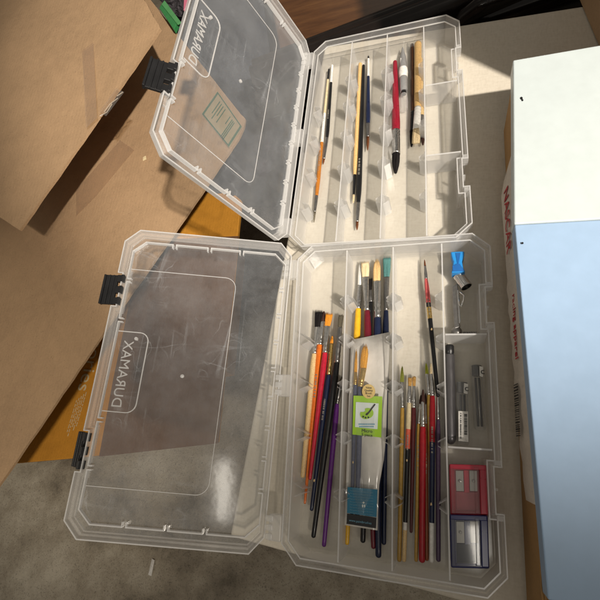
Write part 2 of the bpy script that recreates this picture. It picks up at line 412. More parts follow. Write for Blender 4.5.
# ------------------------------------------------------------------ brushes
def brush(label, group, z, pts, wid, mats, kind='round', bands=(), name='paint_brush', zt=None, bulge=1.25, nbr=44):
    """pts: bristle tip, bristle base, ferrule end, handle end (pixels); wid: tip, base, ferrule end, handle end (pixels); mats: hair, ferrule, handle"""
    zs = [z] * 4 if zt is None else [zt + (z - zt) * q for q in (0, .12, .3, 1)]
    T, Bs, F, E = [at(u, v, q) for (u, v), q in zip(pts, zs)]
    s = mpp(F); wt, wb, wf, we = [x * s / 2 for x in wid]
    loc = Vector((E.x, E.y, z)); t = thing(name, label, 'brush', loc, 0, group)
    fl = {'flat': .38, 'round': .95, 'filbert': .45, 'fan': .4}[kind]
    # handle, with its colour bands
    def rad(q):
        if q < .12: return wf + (wf * bulge - wf) * math.sin(q / .12 * math.pi / 2)
        k_ = (q - .12) / .88
        return wf * bulge + (we - wf * bulge) * (k_ ** .9)
    cuts = [0] + sorted({b_ for a_, b_, _ in bands if b_ < 1} | {a_ for a_, b_, _ in bands if a_ > 0}) + [1]
    for q0, q1 in zip(cuts[:-1], cuts[1:]):
        mm = mats[2]; nm = 'handle'
        for a_, b_, x in bands:
            if a_ <= (q0 + q1) / 2 <= b_: mm = x; nm = 'handle_band'
        n_ = max(3, int((q1 - q0) * 16)); prof = []
        for i in range(n_ + 1):
            q = q0 + (q1 - q0) * i / n_; prof.append((q, rad(q), rad(q)))
        if q1 == 1:
            ln = (E - F).length; er = prof.pop()[1]
            for g_ in (0, .3, .6, .85, 1): prof.append((1 - er / ln * (1 - g_) * .9, er * max(.12, math.sqrt(1 - g_ ** 2)), er * max(.12, math.sqrt(1 - g_ ** 2))))
        mb = MB(); mb.lathe(F, E, prof, 14); mb.build(nm, M[mm], t, loc, smooth=True)
    # small worn print along the handle, and a chip in the lacquer
    if name == 'paint_brush' and wf > .0012 and mats[2] not in ('wood', 'pale_wood', 'paint_cream') and random.random() < .5:
        d_ = (E - F).normalized(); sd_ = d_.cross(Vector((0, 0, 1))).normalized(); up_ = sd_.cross(d_).normalized(); ln = (E - F).length
        mb = MB(); q = random.uniform(.16, .24); q_end = q + random.uniform(.10, .2)
        while q < q_end:
            w_ = random.uniform(.0006, .0018); hh = rad(q) * .30; c_ = F + d_ * (q * ln) + up_ * (rad(q) + .00006)
            mb.slab([c_ - sd_ * hh, c_ + sd_ * hh, c_ + sd_ * hh + d_ * w_, c_ - sd_ * hh + d_ * w_], .0002); q += (w_ + random.choice((.0005, .0008, .002))) / ln
        mb.build('handle_print', M['foil'], t, loc)
        if random.random() < .5: q_end = 0
        q = random.uniform(.3, .85); c_ = F + d_ * (q * ln) + up_ * (rad(q) * .93) + sd_ * rad(q) * random.uniform(-.3, .3)
        mb = MB(); n_ = 7; mb.slab([c_ + sd_ * rad(q) * .38 * math.cos(6.283 * i / n_) * random.uniform(.6, 1.2) + d_ * .0016 * math.sin(6.283 * i / n_) * random.uniform(.6, 1.3) + up_ * rad(q) * .09 for i in range(n_)], .0004)
        if q_end: mb.build('paint_chip', M['pale_wood'], t, loc)
    # ferrule
    mb = MB(); pr = []
    for q in (0, .05, .3, .55, .7, .74, .78, .84, .88, .92, 1):
        k_ = min(1, q / .7); a_ = wb * .98 + (wf * 1.04 - wb * .98) * k_; b_ = max(wb * fl, wf * .35) + (wf * 1.04 - max(wb * fl, wf * .35)) * k_
        g_ = .9 if q in (.74, .88) else 1
        pr.append((q, a_ * g_, b_ * g_))
    mb.lathe(Bs, F, pr, 16); mb.build('ferrule', M[mats[1]], t, loc, smooth='all')
    # bristles: a core and separate hairs
    d = T - Bs; sd = d.cross(Vector((0, 0, 1))).normalized(); up = sd.cross(d).normalized()
    mb = MB(); prof = []
    for q in (0, .2, .4, .6, .8, .92):
        if kind == 'round': f_ = 1.0 + .15 * math.sin(q * math.pi) - q ** 2 * .85; a_ = wb * .85 * f_
        elif kind == 'filbert': a_ = (wb + (wt - wb) * min(1, q * 1.6)) * math.sqrt(max(.08, 1 - max(0, (q - .45) / .55) ** 2)) * .92
        else: a_ = (wb + (wt - wb) * q) * .9
        b_ = max(a_ * fl * (1 - .6 * q), .0002); prof.append((q * .96, a_, b_))
    mb.lathe(Bs, T, prof, 12)
    for i in range(nbr):
        an = random.random() * 2 * math.pi; rr = math.sqrt(random.random())
        cx, cy = math.cos(an) * rr, math.sin(an) * rr
        p0 = Bs + sd * cx * wb * .92 + up * cy * wb * fl
        ln = random.uniform(.86, 1.03)
        if kind in ('round',): k_ = .12; ln *= 1 - .25 * rr
        elif kind == 'filbert': k_ = wt / wb * .9; ln *= math.sqrt(max(.1, 1 - .55 * cx * cx))
        else: k_ = wt / wb
        p2 = Bs + d * ln + sd * cx * wb * k_ * random.uniform(.95, 1.08) + up * cy * wb * fl * .4
        p1 = (p0 + p2) / 2 + (sd * cx * wb * .15 + up * cy * wb * .2) * (1 if kind == 'round' else .2)
        mb.tube([p0, p1, p2], [.00030, .00028, .00006], 4)
    mb.build('bristles', M[mats[0]], t, loc, smooth='all')
    return t

GU, GL = 'loose brushes in the farther box', 'brushes in the nearer box'
z0 = .0078
# farther box
brush('slim brush with amber handle, white band and black tip, leftmost in the farther box', GU, z0, ((313.8, 224), (314.8, 212), (316.6, 196), (329, 69)), (1, 2.4, 3.4, 2.2), ('hair_grey', 'dull_steel', 'paint_amber'), bands=((.39, .62, 'paint_white'), (.62, .905, 'paint_cream'), (.905, 1, 'paint_black')), bulge=1.3)
brush('slim black brush with white end cap beside the amber handled one', GU, z0, ((323, 165), (324, 159), (327, 138), (332.3, 65)), (1.2, 2.2, 3, 2.6), ('hair_brown', 'dull_steel', 'paint_black'), bands=((.74, 1, 'paint_white'),), bulge=1.35)
brush('brush with bare tan wooden handle, black ferrule and tiny cream tip', GU, z0, ((353.4, 204), (353.7, 195), (354.7, 175), (360.3, 63)), (1, 2.4, 3, 4), ('hair_cream', 'paint_black', 'wood'), bulge=1.5)
brush('long black handled brush with brown tip beside the bare wooden one', GU, z0, ((357, 231), (357.2, 222), (358.3, 203), (363.6, 65)), (1.4, 3, 4, 3.6), ('hair_brown', 'dull_steel', 'paint_black'), bulge=1.5)
brush('short navy brush with white and black end beside the long black one', GU, z0, ((367.6, 152), (367.9, 137), (368, 124), (368.4, 56)), (1.2, 3.2, 4, 2), ('hair_brown', 'dull_steel', 'paint_navy'), bands=((.68, .955, 'paint_white'), (.955, 1, 'paint_black')), bulge=1.2)
brush('crimson handled brush with fat round black bristles', GU, .0095, ((395.6, 176), (396, 154), (396, 131), (395, 61)), (5, 8.5, 8, 4.6), ('hair_black', 'steel', 'paint_wine'), bulge=1.08, nbr=70)
brush('dark brown handled brush with black ferrule and black bristles', GU, z0, ((411.5, 149), (412, 131), (413, 112), (412, 44)), (3, 4.6, 5, 4), ('hair_black', 'paint_black', 'paint_brown'), bulge=1.05)
brush('tan wooden brush with dark bristles behind the pale ferruled one', GU, z0, ((423, 147), (422.6, 131), (421.6, 116), (420.6, 58)), (4, 5, 4.6, 4), ('hair_dark', 'dull_steel', 'pale_wood'), bulge=1.05)
brush('broad pale wooden brush with white ferrule and square cream bristles', GU, .0125, ((415.8, 145), (416.6, 129), (417.8, 108), (418, 42)), (8, 7.6, 6.6, 7.4), ('hair_cream', 'paint_white', 'wood'), 'flat', bulge=1.1)
# retractable travel brush
loc = at(403, 80, .009); t = thing('travel_brush', 'pointed silver travel brush with clear collar between red and brown brushes', 'brush', loc, 0, GU)
A_, B_ = at(402.7, 47, .009), at(404, 110, .009); s_ = mpp(loc) / 2
for nm, q0, q1, mm, pr in (('point', 0, .36, 'silver', [(0, .5, .5), (.06, 1.4, 1.4), (.45, 6, 6), (1, 8.2, 8.2)]), ('collar', .365, .51, 'paint_white', [(0, 8.6, 8.6), (.5, 9.4, 9.4), (1, 8.4, 8.4)]),
                           ('barrel', .512, .72, 'silver', [(0, 8, 8), (.9, 7.6, 7.6), (1, 6.4, 6.4)]), ('ring', .722, .76, 'paint_black', [(0, 5, 5), (1, 5, 5)]), ('sleeve', .77, 1, 'tube', [(0, 6.5, 6.5), (.5, 8, 8), (1, 7, 7)])):
    mb = MB(); mb.lathe(A_ + (B_ - A_) * q0, A_ + (B_ - A_) * q1, [(x, a * s_, b * s_) for x, a, b in pr], 20); mb.build(nm, M[mm], t, loc, smooth=True)
mb = MB(); mb.slab([at(u, v, .0135) for u, v in ((400.6, 58), (402.2, 58), (401.8, 70), (400.2, 70))], .0004); mb.build('printed_strip', M['paint_white'], t, loc)

# nearer box, first column
brush('yellow wooden brush with square black bristles, leftmost in the nearer box', GL, .010, ((319, 310.5), (317.8, 327), (314.4, 354), (302.6, 478)), (9.4, 7.6, 5, 4.2), ('hair_black', 'steel', 'pale_wood'), 'flat', bulge=1.3, nbr=90)
brush('orange handled brush squeezed between the yellow and the crimson one', GL, .009, ((324, 310), (323, 322), (320, 345), (304.8, 504)), (4, 5.5, 5, 2.2), ('hair_dark', 'steel', 'paint_orange'), bulge=1.3)
brush('crimson handled brush with short orange bristles in the left compartment', GL, .0135, ((329.4, 313), (327.4, 326), (325, 353), (309.8, 480)), (8.6, 6.2, 5, 3), ('hair_orange', 'steel', 'paint_crimson'), 'flat', bulge=1.2, nbr=80)
brush('navy brush with long brass ferrule and yellow tip', GL, .011, ((332.3, 335), (331.6, 343.5), (328.6, 375), (311.4, 511)), (4.2, 3.8, 4.6, 3.6), ('hair_orange', 'gold', 'paint_navy'), bulge=1.25)
brush('black brush with grey flat bristles crossing over the purple one', GL, .0135, ((341.4, 314), (340, 327), (336.8, 363), (313.2, 538)), (5.6, 5, 5.6, 4.2), ('hair_grey', 'dull_steel', 'paint_black'), 'flat', bulge=1.25)
brush('purple handled brush lying beside the first divider', GL, .008, ((342, 376), (340.6, 384), (337, 404), (323.8, 547)), (3, 4, 4, 4), ('hair_grey', 'dull_steel', 'paint_purple'), bulge=1.4)
# second column, bristles up
brush('yellow handled brush with clear whitish bristles behind the packet', GL, .0085, ((361.4, 262), (360, 285), (358.2, 309), (347, 545)), (5, 4.4, 5.4, 3.6), ('hair_white', 'steel', 'paint_yellow'), 'flat', bulge=1.25)
brush('maroon handled brush with square cream bristles behind the packet', GL, .012, ((365, 261), (365.4, 277), (367, 311), (373.4, 549)), (9.4, 7.4, 5.6, 4), ('hair_cream', 'steel', 'paint_maroon'), 'flat', bulge=1.35, nbr=90)
brush('thin black brush with short spiky dark bristles between cream and blond ones', GL, .0085, ((369.6, 278), (370, 290), (371, 302), (362.8, 543)), (6, 4, 4, 4.4), ('hair_black', 'dull_steel', 'paint_black'), 'flat', bulge=1.2)
brush('navy brush with large blond filbert bristles and wide ferrule', GL, .0125, ((377, 259), (377, 281), (377.6, 318), (378.4, 558)), (8.6, 8, 7, 5), ('hair_blond', 'steel', 'paint_navy'), 'filbert', bulge=1.2, nbr=90)
brush('navy brush with teal bristles beside the second divider', GL, .0085, ((387, 256), (386.4, 277), (386, 311), (383.8, 545)), (9.4, 6.4, 4.6, 4), ('hair_teal', 'dull_steel', 'paint_navy'), 'flat', bulge=1.4, nbr=80)
# third column
brush('slim brush with pinkish red grip and black handle lying alone up the compartment', GL, .012, ((424.4, 259), (425, 266), (426, 279), (438, 397)), (.8, 2, 3.2, 3.4), ('hair_brown', 'dull_steel', 'paint_black'), bands=((0, .22, 'paint_pinkred'), (.26, .36, 'gold')), bulge=1.5)
brush('ochre handled brush with long olive bristles', GL, .008, ((402.2, 366), (402, 382), (402.3, 408), (399.2, 562)), (3, 4, 3.6, 4), ('hair_olive', 'steel', 'paint_ochre'), 'filbert', bulge=1.15)
brush('brush with cream, coral and black banded handle and spiky tan bristles', GL, .010, ((410, 377), (409.8, 386), (409, 403), (404, 562)), (4.4, 3, 4, 3.6), ('hair_tan', 'steel', 'paint_black'), 'fan', bands=((0, .18, 'paint_cream'), (.18, .31, 'paint_coral'), (.77, .815, 'paint_white'), (.815, 1, 'pale_wood')), bulge=1.2)
brush('dark red to black brush with spiky tan bristles', GL, .008, ((414.2, 376), (414, 386), (413.6, 408), (411, 533)), (4, 3, 4.2, 2.6), ('hair_tan', 'steel', 'paint_dkred'), 'fan', bulge=1.15)
brush('thin ochre yellow brush with dark tip left of the red handles', GL, .008, ((421, 394), (420.4, 404), (418.8, 424), (416, 562)), (2, 3, 3.4, 3.2), ('hair_dark', 'steel', 'paint_ochre'), bulge=1.15)
brush('bright red handled brush with dark brown bristles', GL, .0105, ((423, 388), (423, 402), (422.8, 427), (422, 563)), (4, 4, 5.2, 5.6), ('hair_dark', 'steel', 'paint_red'), bulge=1.25)
brush('rust brown brush half hidden beside the bright red handle', GL, .0075, ((425.5, 392), (425.6, 404), (426, 424), (426.8, 561)), (2, 3, 3, 3.6), ('hair_dark', 'dull_steel', 'paint_rust'), bulge=1.2)
brush('yellow handled brush with green yellow bristles', GL, .0095, ((426, 362), (427, 374), (428.8, 395), (432.2, 525)), (3.2, 3.4, 3.6, 2.6), ('hair_green', 'steel', 'paint_ochre'), bulge=1.2)
brush('brush with red and navy handle, white end and pale bristles', GL, .0115, ((431, 362), (431, 374), (432.4, 396), (431.6, 563)), (2.6, 3, 4.4, 4), ('hair_cream', 'steel', 'paint_navy'), bands=((0, .30, 'paint_red'), (.78, 1, 'paint_white')), bulge=1.3)
brush('mauve handled brush against the third divider', GL, .0085, ((437.4, 380), (437.6, 392), (438, 420), (438.4, 562)), (2, 3, 3.6, 4), ('hair_dark', 'steel', 'paint_mauve'), bulge=1.3)

# ------------------------------------------------------------------ packet of brushes
M['card'] = mat('packet_card', (.72, .69, .64), .34, 0, .07, 60, None, .7, 90)
M['lime'] = mat('lime_print', (.30, .52, .03), .35, 0, .06, 80)
M['teal_print'] = mat('blue_print', (.02, .16, .27), .35, 0, .1, 80)
M['black_print'] = mat('black_print', (.01, .01, .011), .35, 0, .1, 80)
M['pale_print'] = mat('pale_print', (.62, .68, .66), .35, 0, .04, 80)
M['gold_print'] = mat('gold_print', (.66, .48, .17), .35, 0, .1, 80)
M['faint_print'] = mat('faint_print', (.16, .36, .48), .4, 0, .1, 80)
zp = .021
ploc = at(366, 430, zp); pk = thing('brush_packet', 'white plastic brush packet with lime label and blue lower panel', 'packet', ploc)
def zc(u, v): return zp + .0022 * math.sin(v * .07) + .0015 * math.sin(u * .22 + v * .03) + .0012 * math.sin(u * .5 - v * .19) * math.sin(v * .11)
mb = MB()
lft = [(351, 340), (350.2, 365), (349.2, 390), (348.2, 415), (347.4, 440), (346.6, 465), (345.9, 490), (345.2, 508), (344.6, 525)]
rgt = [(390, 332), (389, 360), (387.4, 385), (386.8, 410), (386.2, 435), (383.8, 460), (379.2, 485), (378, 508), (377.4, 530.5)]
rings = []
for (a, b), (c, d) in zip(lft, rgt):
    rings.append([at(a + (c - a) * i / 10, b + (d - b) * i / 10, zc(a + (c - a) * i / 10, b)) for i in range(11)])
nb_ = len(rings[0])
for rg in rings: mb.v += rg
for i in range(len(rings) - 1):
    for j in range(nb_ - 1): mb.f.append((i * nb_ + j, i * nb_ + j + 1, (i + 1) * nb_ + j + 1, (i + 1) * nb_ + j))
ob = mb.build('backing_card', M['card'], pk, ploc, smooth='all')
so = ob.modifiers.new('thick', 'SOLIDIFY'); so.thickness = .0006
def decal(name, poly, m_, dz, parent=pk, off=ploc, th=.0004):
    mb = MB(); mb.slab([at(u, v, zp + dz) for u, v in poly], th); return mb.build(name, m_, parent, off)
lab = decal('lime_label', ((353.6, 395.6), (382.2, 396.4), (381.2, 437.5), (352.4, 434.5)), M['lime'], .0108, th=.0012)
decal('label_window', ((356, 402), (378.6, 403.4), (377.4, 429.2), (355, 427)), M['pale_print'], .0113, lab)
# palette mark
mb = MB(); cx, cy = 366.8, 413.6; pts = []
for i in range(26):
    an = 2 * math.pi * i / 26; rr = 6.0 + .8 * math.cos(2 * an + .6) - (2.6 if 3.6 < an < 4.3 else 0)
    pts.append(at(cx + rr * math.cos(an), cy + rr * 1.02 * math.sin(an), zp + .0118))
mb.slab(pts, .0004); mb.build('palette_mark', M['lime'], lab, ploc)
mb = MB()
mb.slab([at(u, v, zp + .0122) for u, v in ((374.6, 403.8), (375.6, 404.4), (369, 413.4), (367, 415.4), (365.4, 415.0), (366.2, 413.2), (367.8, 412.4))], .0004)
for u, v in ((363.2, 416.6), (365.6, 417.6), (368.4, 417.4)): mb.slab([at(u + 1 * math.cos(k_), v + 1 * math.sin(k_), zp + .0122) for k_ in (0, 1, 2, 3, 4, 5)], .0004)
mb.build('brush_mark', M['black_print'], lab, ploc)
def line_text(s, u, v, u2, v2, size_px, m_, parent, dz, align='LEFT', name='print'):
    p0, p1 = at(u, v, zp + dz), at(u2, v2, zp + dz)
    x = (p1 - p0).normalized(); y = Vector((-x.y, x.x, 0))
    return text(s, size_px * mpp(p0), m_, name, parent, frame3(p0 - ploc, x, y), .0001, align)
mb = MB()
for v, u0_, u1_ in ((423.6, 358.6, 374.6), (426.0, 359.2, 373.6)):
    u = u0_
    while u < u1_:
        w_ = random.uniform(.5, 1.2); mb.slab([at(x, y, zp + .0118) for x, y in ((u, v), (u + w_, v + .05), (u + w_, v + 1.25), (u, v + 1.2))], .0002); u += w_ + .35
mb.build('small_print', M['faint_print'], lab, ploc)
line_text('Micro', 361.5, 432.2, 380, 433.4, 4.6, M['black_print'], lab, .0113)
line_text('5 piece', 361.5, 436.0, 380, 437.4, 3.8, M['black_print'], lab, .0113)
mb = MB(); mb.slab([at(368.6 + 6.6 * math.cos(2 * math.pi * i / 24), 391.4 + 7.2 * math.sin(2 * math.pi * i / 24), zp + .0128) for i in range(24)], .0008)
stk = mb.build('round_sticker', M['gold_print'], pk, ploc)
for i, s_ in enumerate(('Value', 'Quality', 'Brush', 'Set')): line_text(s_, 368.6, 388.6 + i * 2.8, 376, 388.9 + i * 2.8, 2.8, M['black_print'], stk, .0131, 'CENTER')
bp_ = decal('blue_panel', ((347.6, 487), (377.4, 489.6), (376.4, 517.2), (347.0, 513)), M['teal_print'], .0104, th=.0012)
for i in range(9): line_text('fine quality art brushes for every', 350.0, 491.0 + i * 2.75, 370, 493.0 + i * 2.75, 1.75, M['faint_print'], bp_, .0108)
mb = MB()
mb.slab([at(363.6 + 1.1 * math.cos(k_), 502.6 + 1.1 * math.sin(k_), zp + .0110) for k_ in (0, 1, 2, 3, 4, 5)], .0003)
for u in (362.6, 364.6): mb.slab([at(u - .6, 504.6, zp + .0110), at(u - .6, 507.4, zp + .0110), at(u + .6, 507.4, zp + .0110), at(u + .6, 504.6, zp + .0110)], .0003)
mb.build('pictogram', M['pale_print'], bp_, ploc)
bs = decal('black_strip', ((347.0, 513.6), (376.4, 517.8), (375.8, 528.4), (346.4, 523.8)), M['black_print'], .0104, th=.0012)
line_text('www.paintbrushes', 349, 521.2, 370, 524.2, 3.0, M['faint_print'], bs, .0108)
rings = []
for (a, b), (c, d) in zip(lft, rgt):
    rings.append([at(a + (c - a) * i / 10, b + (d - b) * i / 10, zc(a, b) + .0128 * math.sin(math.pi * min(.92, max(.08, i / 10))) ** .5 + .0016 * math.sin(i * 1.7 + b * .21) + .0010 * math.sin(i * 3.1 - b * .37)) for i in range(11)])
mb = MB()
for rg in rings: mb.v += rg
for i in range(len(rings) - 1):
    for j in range(nb_ - 1): mb.f.append((i * nb_ + j, i * nb_ + j + 1, (i + 1) * nb_ + j + 1, (i + 1) * nb_ + j))
wf_ = mb.build('wrapper_film', M['film'], pk, ploc, smooth='all'); sb_ = wf_.modifiers.new('soft', 'SUBSURF'); sb_.levels = sb_.render_levels = 2
# the brushes inside
GP = 'brushes in the white packet'
brush('slim gold bristled brush in the white packet, left of the rounded one', GP, .0262, ((356.4, 349), (355.6, 372), (355.2, 385), (351.6, 520)), (2.6, 3.2, 3.6, 3.2), ('hair_gold', 'gold', 'paint_greyblue'), 'filbert', bulge=1.3)
brush('wide rounded gold bristled brush in the white packet', GP, .0268, ((365.6, 344), (363.4, 368), (360.4, 387), (357.2, 520)), (8, 6.6, 5.6, 4.2), ('hair_gold', 'gold', 'paint_greyblue'), 'filbert', bulge=1.1, nbr=80)

# ------------------------------------------------------------------ right hand compartments
# blue one hole sharpener
bloc = at(458, 262, .012); t = thing('pencil_sharpener', 'small bright blue wedge sharpener with pinched sides', 'sharpener', bloc)
M['blue_plastic'] = mat('blue_plastic', (.02, .24, .62), .33, 0, .1, 100)
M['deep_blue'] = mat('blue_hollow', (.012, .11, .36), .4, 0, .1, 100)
def quadbar(name, poly, z, h, m_, parent, off, bevel=.001):
    mb = MB(); mb.slab([at(u, v, z) for u, v in poly], h); return mb.build(name, m_, parent, off, bevel=bevel)
quadbar('body', ((450.6, 251.6), (464.4, 251.0), (464.2, 255), (462.2, 261.5), (463.4, 268), (465.4, 271.6), (451.4, 272.6), (452.4, 267.5), (453.4, 261.5), (451.6, 256)), .026, .016, M['blue_plastic'], t, bloc, .0014)
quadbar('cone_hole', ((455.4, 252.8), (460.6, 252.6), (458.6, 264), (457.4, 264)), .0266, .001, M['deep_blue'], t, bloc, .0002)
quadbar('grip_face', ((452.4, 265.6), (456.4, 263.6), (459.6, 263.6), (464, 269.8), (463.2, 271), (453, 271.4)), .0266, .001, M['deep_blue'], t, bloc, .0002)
# metal ferrule tube
lo = at(463, 281, .014); t = thing('metal_tube', 'short shiny steel tube lying open below the blue sharpener', 'tube', lo)
a_, b_ = at(458.6, 275.5, .014), at(466.6, 287, .016); k_ = mpp(lo)
mb = MB(); mb.lathe(a_, b_, [(0, 5.4 * k_, 5.4 * k_), (.12, 5.6 * k_, 5.6 * k_), (.16, 5.2 * k_, 5.2 * k_), (.9, 5.8 * k_, 5.8 * k_), (1, 6 * k_, 6 * k_), (1.001, 5.2 * k_, 5.2 * k_), (.6, 4.9 * k_, 4.9 * k_)], 24)
mb.build('shell', M['chrome'], t, lo, smooth=True)
mb = MB(); mb.lathe(a_ + (b_ - a_) * .62, a_ + (b_ - a_) * .66, [(0, 4.9 * k_, 4.9 * k_), (1, 4.9 * k_, 4.9 * k_)], 24); mb.build('bore', M['black_plastic'], t, lo)
# steel clip
lo = at(455, 310, .012); t = thing('steel_clip', 'long worn steel clip with ball end and side hook', 'clip', lo)
mb = MB(); mb.slab([at(u, v, .014) for u, v in ((452, 287), (457.6, 283), (459.4, 296), (458.2, 308), (460.4, 327), (454.4, 329), (452.6, 308))], .0035); mb.build('arm', M['dull_steel'], t, lo, bevel=.0012)
mb = MB(); mb.slab([at(u, v, .0155) for u, v in ((456.6, 290), (458.6, 290), (460.6, 322), (459, 324))], .001); mb.build('edge_bar', M['chrome'], t, lo, bevel=.0003)
mb = MB(); c_ = at(456.6, 331.6, .010); r_ = 5.2 * mpp(c_)
mb.lathe(c_ - Vector((r_, 0, 0)), c_ + Vector((r_, 0, 0)), [((1 - math.cos(q * math.pi / 12)) / 2, max(.03, math.sin(q * math.pi / 12)) * r_, max(.03, math.sin(q * math.pi / 12)) * r_ * .8) for q in range(13)], 20)
mb.build('ball_end', M['dull_steel'], t, lo, smooth='all')
mb = MB(); mb.tube([at(459.6, 292, .017), at(464.2, 295.5, .018), at(463.6, 300, .018), at(461, 306.5, .017), at(459.4, 305, .016), at(458.8, 298, .015)], .0011, 8); mb.build('hook', M['chrome'], t, lo, smooth='all')
mb = MB()
for i in range(6):
    u = 463.5 + i * 2.3; mb.tube([at(u, 332.4, .0065), at(u + 1.5, 332.9, .0068)], .0013, 8)
mb.build('chain', M['dull_steel'], t, lo, smooth='all')
# graphite pencil
lo = at(449.8, 395, .0095); t = thing('pencil', 'thick dark grey pencil stick with rounded shiny end', 'pencil', lo)
a_, b_ = at(449.6, 345, .0095), at(450.8, 444.5, .0095); k_ = mpp(lo)
m_ = mat('graphite_stick', (.13, .125, .13), .32, .6, .2, 300, (1, .2, 1), .1)
mb = MB(); mb.lathe(a_, b_, [(.105, 4.2 * k_, 4.2 * k_), (.108, 5 * k_, 5 * k_), (.9, 5.4 * k_, 5.4 * k_), (.95, 5.2 * k_, 5.2 * k_), (.975, 4.2 * k_, 4.2 * k_), (.992, 2.6 * k_, 2.6 * k_), (1, .8 * k_, .8 * k_)], 9); mb.build('shaft', m_, t, lo, smooth=True)
mb = MB(); mb.lathe(a_, b_, [(0, 3.4 * k_, 3.4 * k_), (.012, 4.3 * k_, 4.3 * k_), (.085, 4.3 * k_, 4.3 * k_), (.09, 3.8 * k_, 3.8 * k_), (.106, 3.9 * k_, 3.9 * k_)], 18); mb.build('cap', M['black_plastic'], t, lo, smooth=True)
# lead tubes
def lead_tube(label, p, q, w, nlead, lab_poly, mark, barcode):
    lo = (p + q) / 2; t = thing('lead_tube', label, 'lead tube', lo, 0, 'clear tubes of pencil leads'); k_ = mpp(lo); h = w * k_ / 2
    mb = MB(); mb.lathe(p, q, [(0, h, h * .8), (.03, h, h * .8), (.97, h, h * .8), (1, h * .8, h * .6)], 4 * 4); mb.build('case', M['tube'], t, lo, smooth=True)
    d = q - p; sd = d.cross(Vector((0, 0, 1))).normalized()
    for i in range(nlead):
        o_ = sd * (i - (nlead - 1) / 2) * h * .62
        mb = MB(); mb.tube([p + d * .2 + o_, q - d * .05 + o_], h * .22, 8); mb.build('lead', M['paint_graphite'], t, lo, smooth='all')
    mb = MB(); mb.lathe(p - d * .004, p + d * .17, [(0, h * .8, h * .6), (.05, h * .9, h * .72), (1, h * .9, h * .72)], 16); mb.build('cap', mat('smoked_cap', (.07, .07, .07), .25), t, lo, smooth=True)
    mb = MB(); mb.slab([at(u, v, p.z + h * .85 + .001) for u, v in lab_poly], .0005); lb = mb.build('mark_label', M['paint_white'], t, lo)
    (u0, v0) = lab_poly[3]; p0 = at(u0 + 1.0, v0 - 2.0, p.z + h * .85 + .0014)
    text(mark, 9 * k_, M['black_print'], 'mark', lb, frame3(p0 - lo, (1, 0, 0), (0, 1, 0)), .0001)
    if barcode:
        mb = MB(); zz = p.z + h * .85 + .001
        mb.slab([at(u, v, zz) for u, v in ((458.4, 411), (468.0, 411.4), (468.4, 442), (458.6, 441))], .0005); bl = mb.build('barcode_label', M['paint_white'], t, lo)
        mb = MB(); v = 414.
        while v < 434:
            hh = random.choice((.35, .5, .9)); mb.slab([at(x, y, zz + .0004) for x, y in ((464.2, v), (467.2, v + .1), (467.2, v + hh + .1), (464.2, v + hh))], .0002); v += hh + random.choice((.4, .6, 1.0))
        v = 413.
        while v < 439:
            mb.slab([at(x, y, zz + .0004) for x, y in ((460.2, v), (461.4, v), (461.4, v + .8), (460.2, v + .8))], .0002); v += random.choice((1.1, 1.3, 1.9))
        mb.build('barcode', M['black_print'], bl, lo)
lead_tube('clear lead tube with white barcode sticker beside the dark pencil', at(462, 382.5, .010), at(463.6, 445, .010), 11, 2, ((464, 383), (468, 384), (467.6, 394), (463.6, 393)), 'c', True)
lead_tube('clear lead tube without barcode, alone near the right wall', at(476.4, 365.5, .010), at(480.4, 430, .010), 10.5, 2, ((479.4, 366), (483, 367), (483, 377), (479.6, 376)), 'c', False)
# double sharpeners
def double_sharpener(label, v0, v1, col, col2, u0, u1, sk):
    lo = at((u0 + u1) / 2, (v0 + v1) / 2, .008); t = thing('double_sharpener', label, 'sharpener', lo, 0, 'two hole sharpeners with clear covers'); zt = .024
    m1 = mat('sharpener_shell', col, .3, 0, .1, 120, coat=.3); m2 = mat('sharpener_inner', col2, .4, 0, .1, 120)
    U = lambda q: u0 + (u1 - u0) * q; V = lambda q: v0 + (v1 - v0) * q
    def pq(a, b, c, d): return ((U(a) + sk * b, V(b)), (U(c) + sk * b, V(b) + 1.2 * (c - a)), (U(c) + sk * d, V(d) + 1.2 * (c - a)), (U(a) + sk * d, V(d)))
    quadbar('body', pq(0, 0, 1, 1), .018, .014, m1, t, lo, .0016)
    quadbar('back_wall', pq(.02, 0, .98, .10), .0245, .006, m1, t, lo, .0008)
    quadbar('side_wall', pq(.80, .04, .99, .99), .0232, .005, m1, t, lo, .0008)
    quadbar('inner_tray', pq(.16, .54, .74, .90), .0196, .001, m2, t, lo, .0002)
    quadbar('bar', pq(.38, .12, .52, .56), .0206, .002, m1, t, lo, .0003)
    for a, b in ((.17, .37), (.53, .73)):
        bl = quadbar('blade', pq(a, .13, b, .53), .0203, .001, M['blade'], t, lo, .0001)
        uu, vv = U((a + b) / 2) + sk * .33, V(.33); c_ = at(uu, vv, .0203)
        mb = MB(); mb.lathe(c_ - Vector((0, 0, .0002)), c_ + Vector((0, 0, .001)), [(0, .0016, .0016), (.8, .0015, .0015), (1, .0009, .0009)], 14, side=Vector((1, 0, 0))); mb.build('screw', M['dull_steel'], bl, lo, smooth=True)
    # clear cover: four bars and a pane
    mb = MB()
    for a, b, c, d in ((.03, .08, .13, .97), (.66, .06, .78, .97), (.13, .91, .66, .97)): mb.slab([at(u, v, .0262) for u, v in pq(a, b, c, d)], .006)
    cv = mb.build('clear_cover', frost('cover_plastic', .10, .30, tuple(.5 * x + .4 for x in col), rough=.07), t, lo, bevel=.0008)
    mb = MB(); mb.slab([at(u, v, .0266) for u, v in pq(.13, .10, .66, .91)], .0006); mb.build('pane', M['clear'], cv, lo)
double_sharpener('red two hole sharpener with clear cover, above the navy one', 464, 515, (.48, .02, .05), (.40, .08, .10), 449, 487, 1.5)
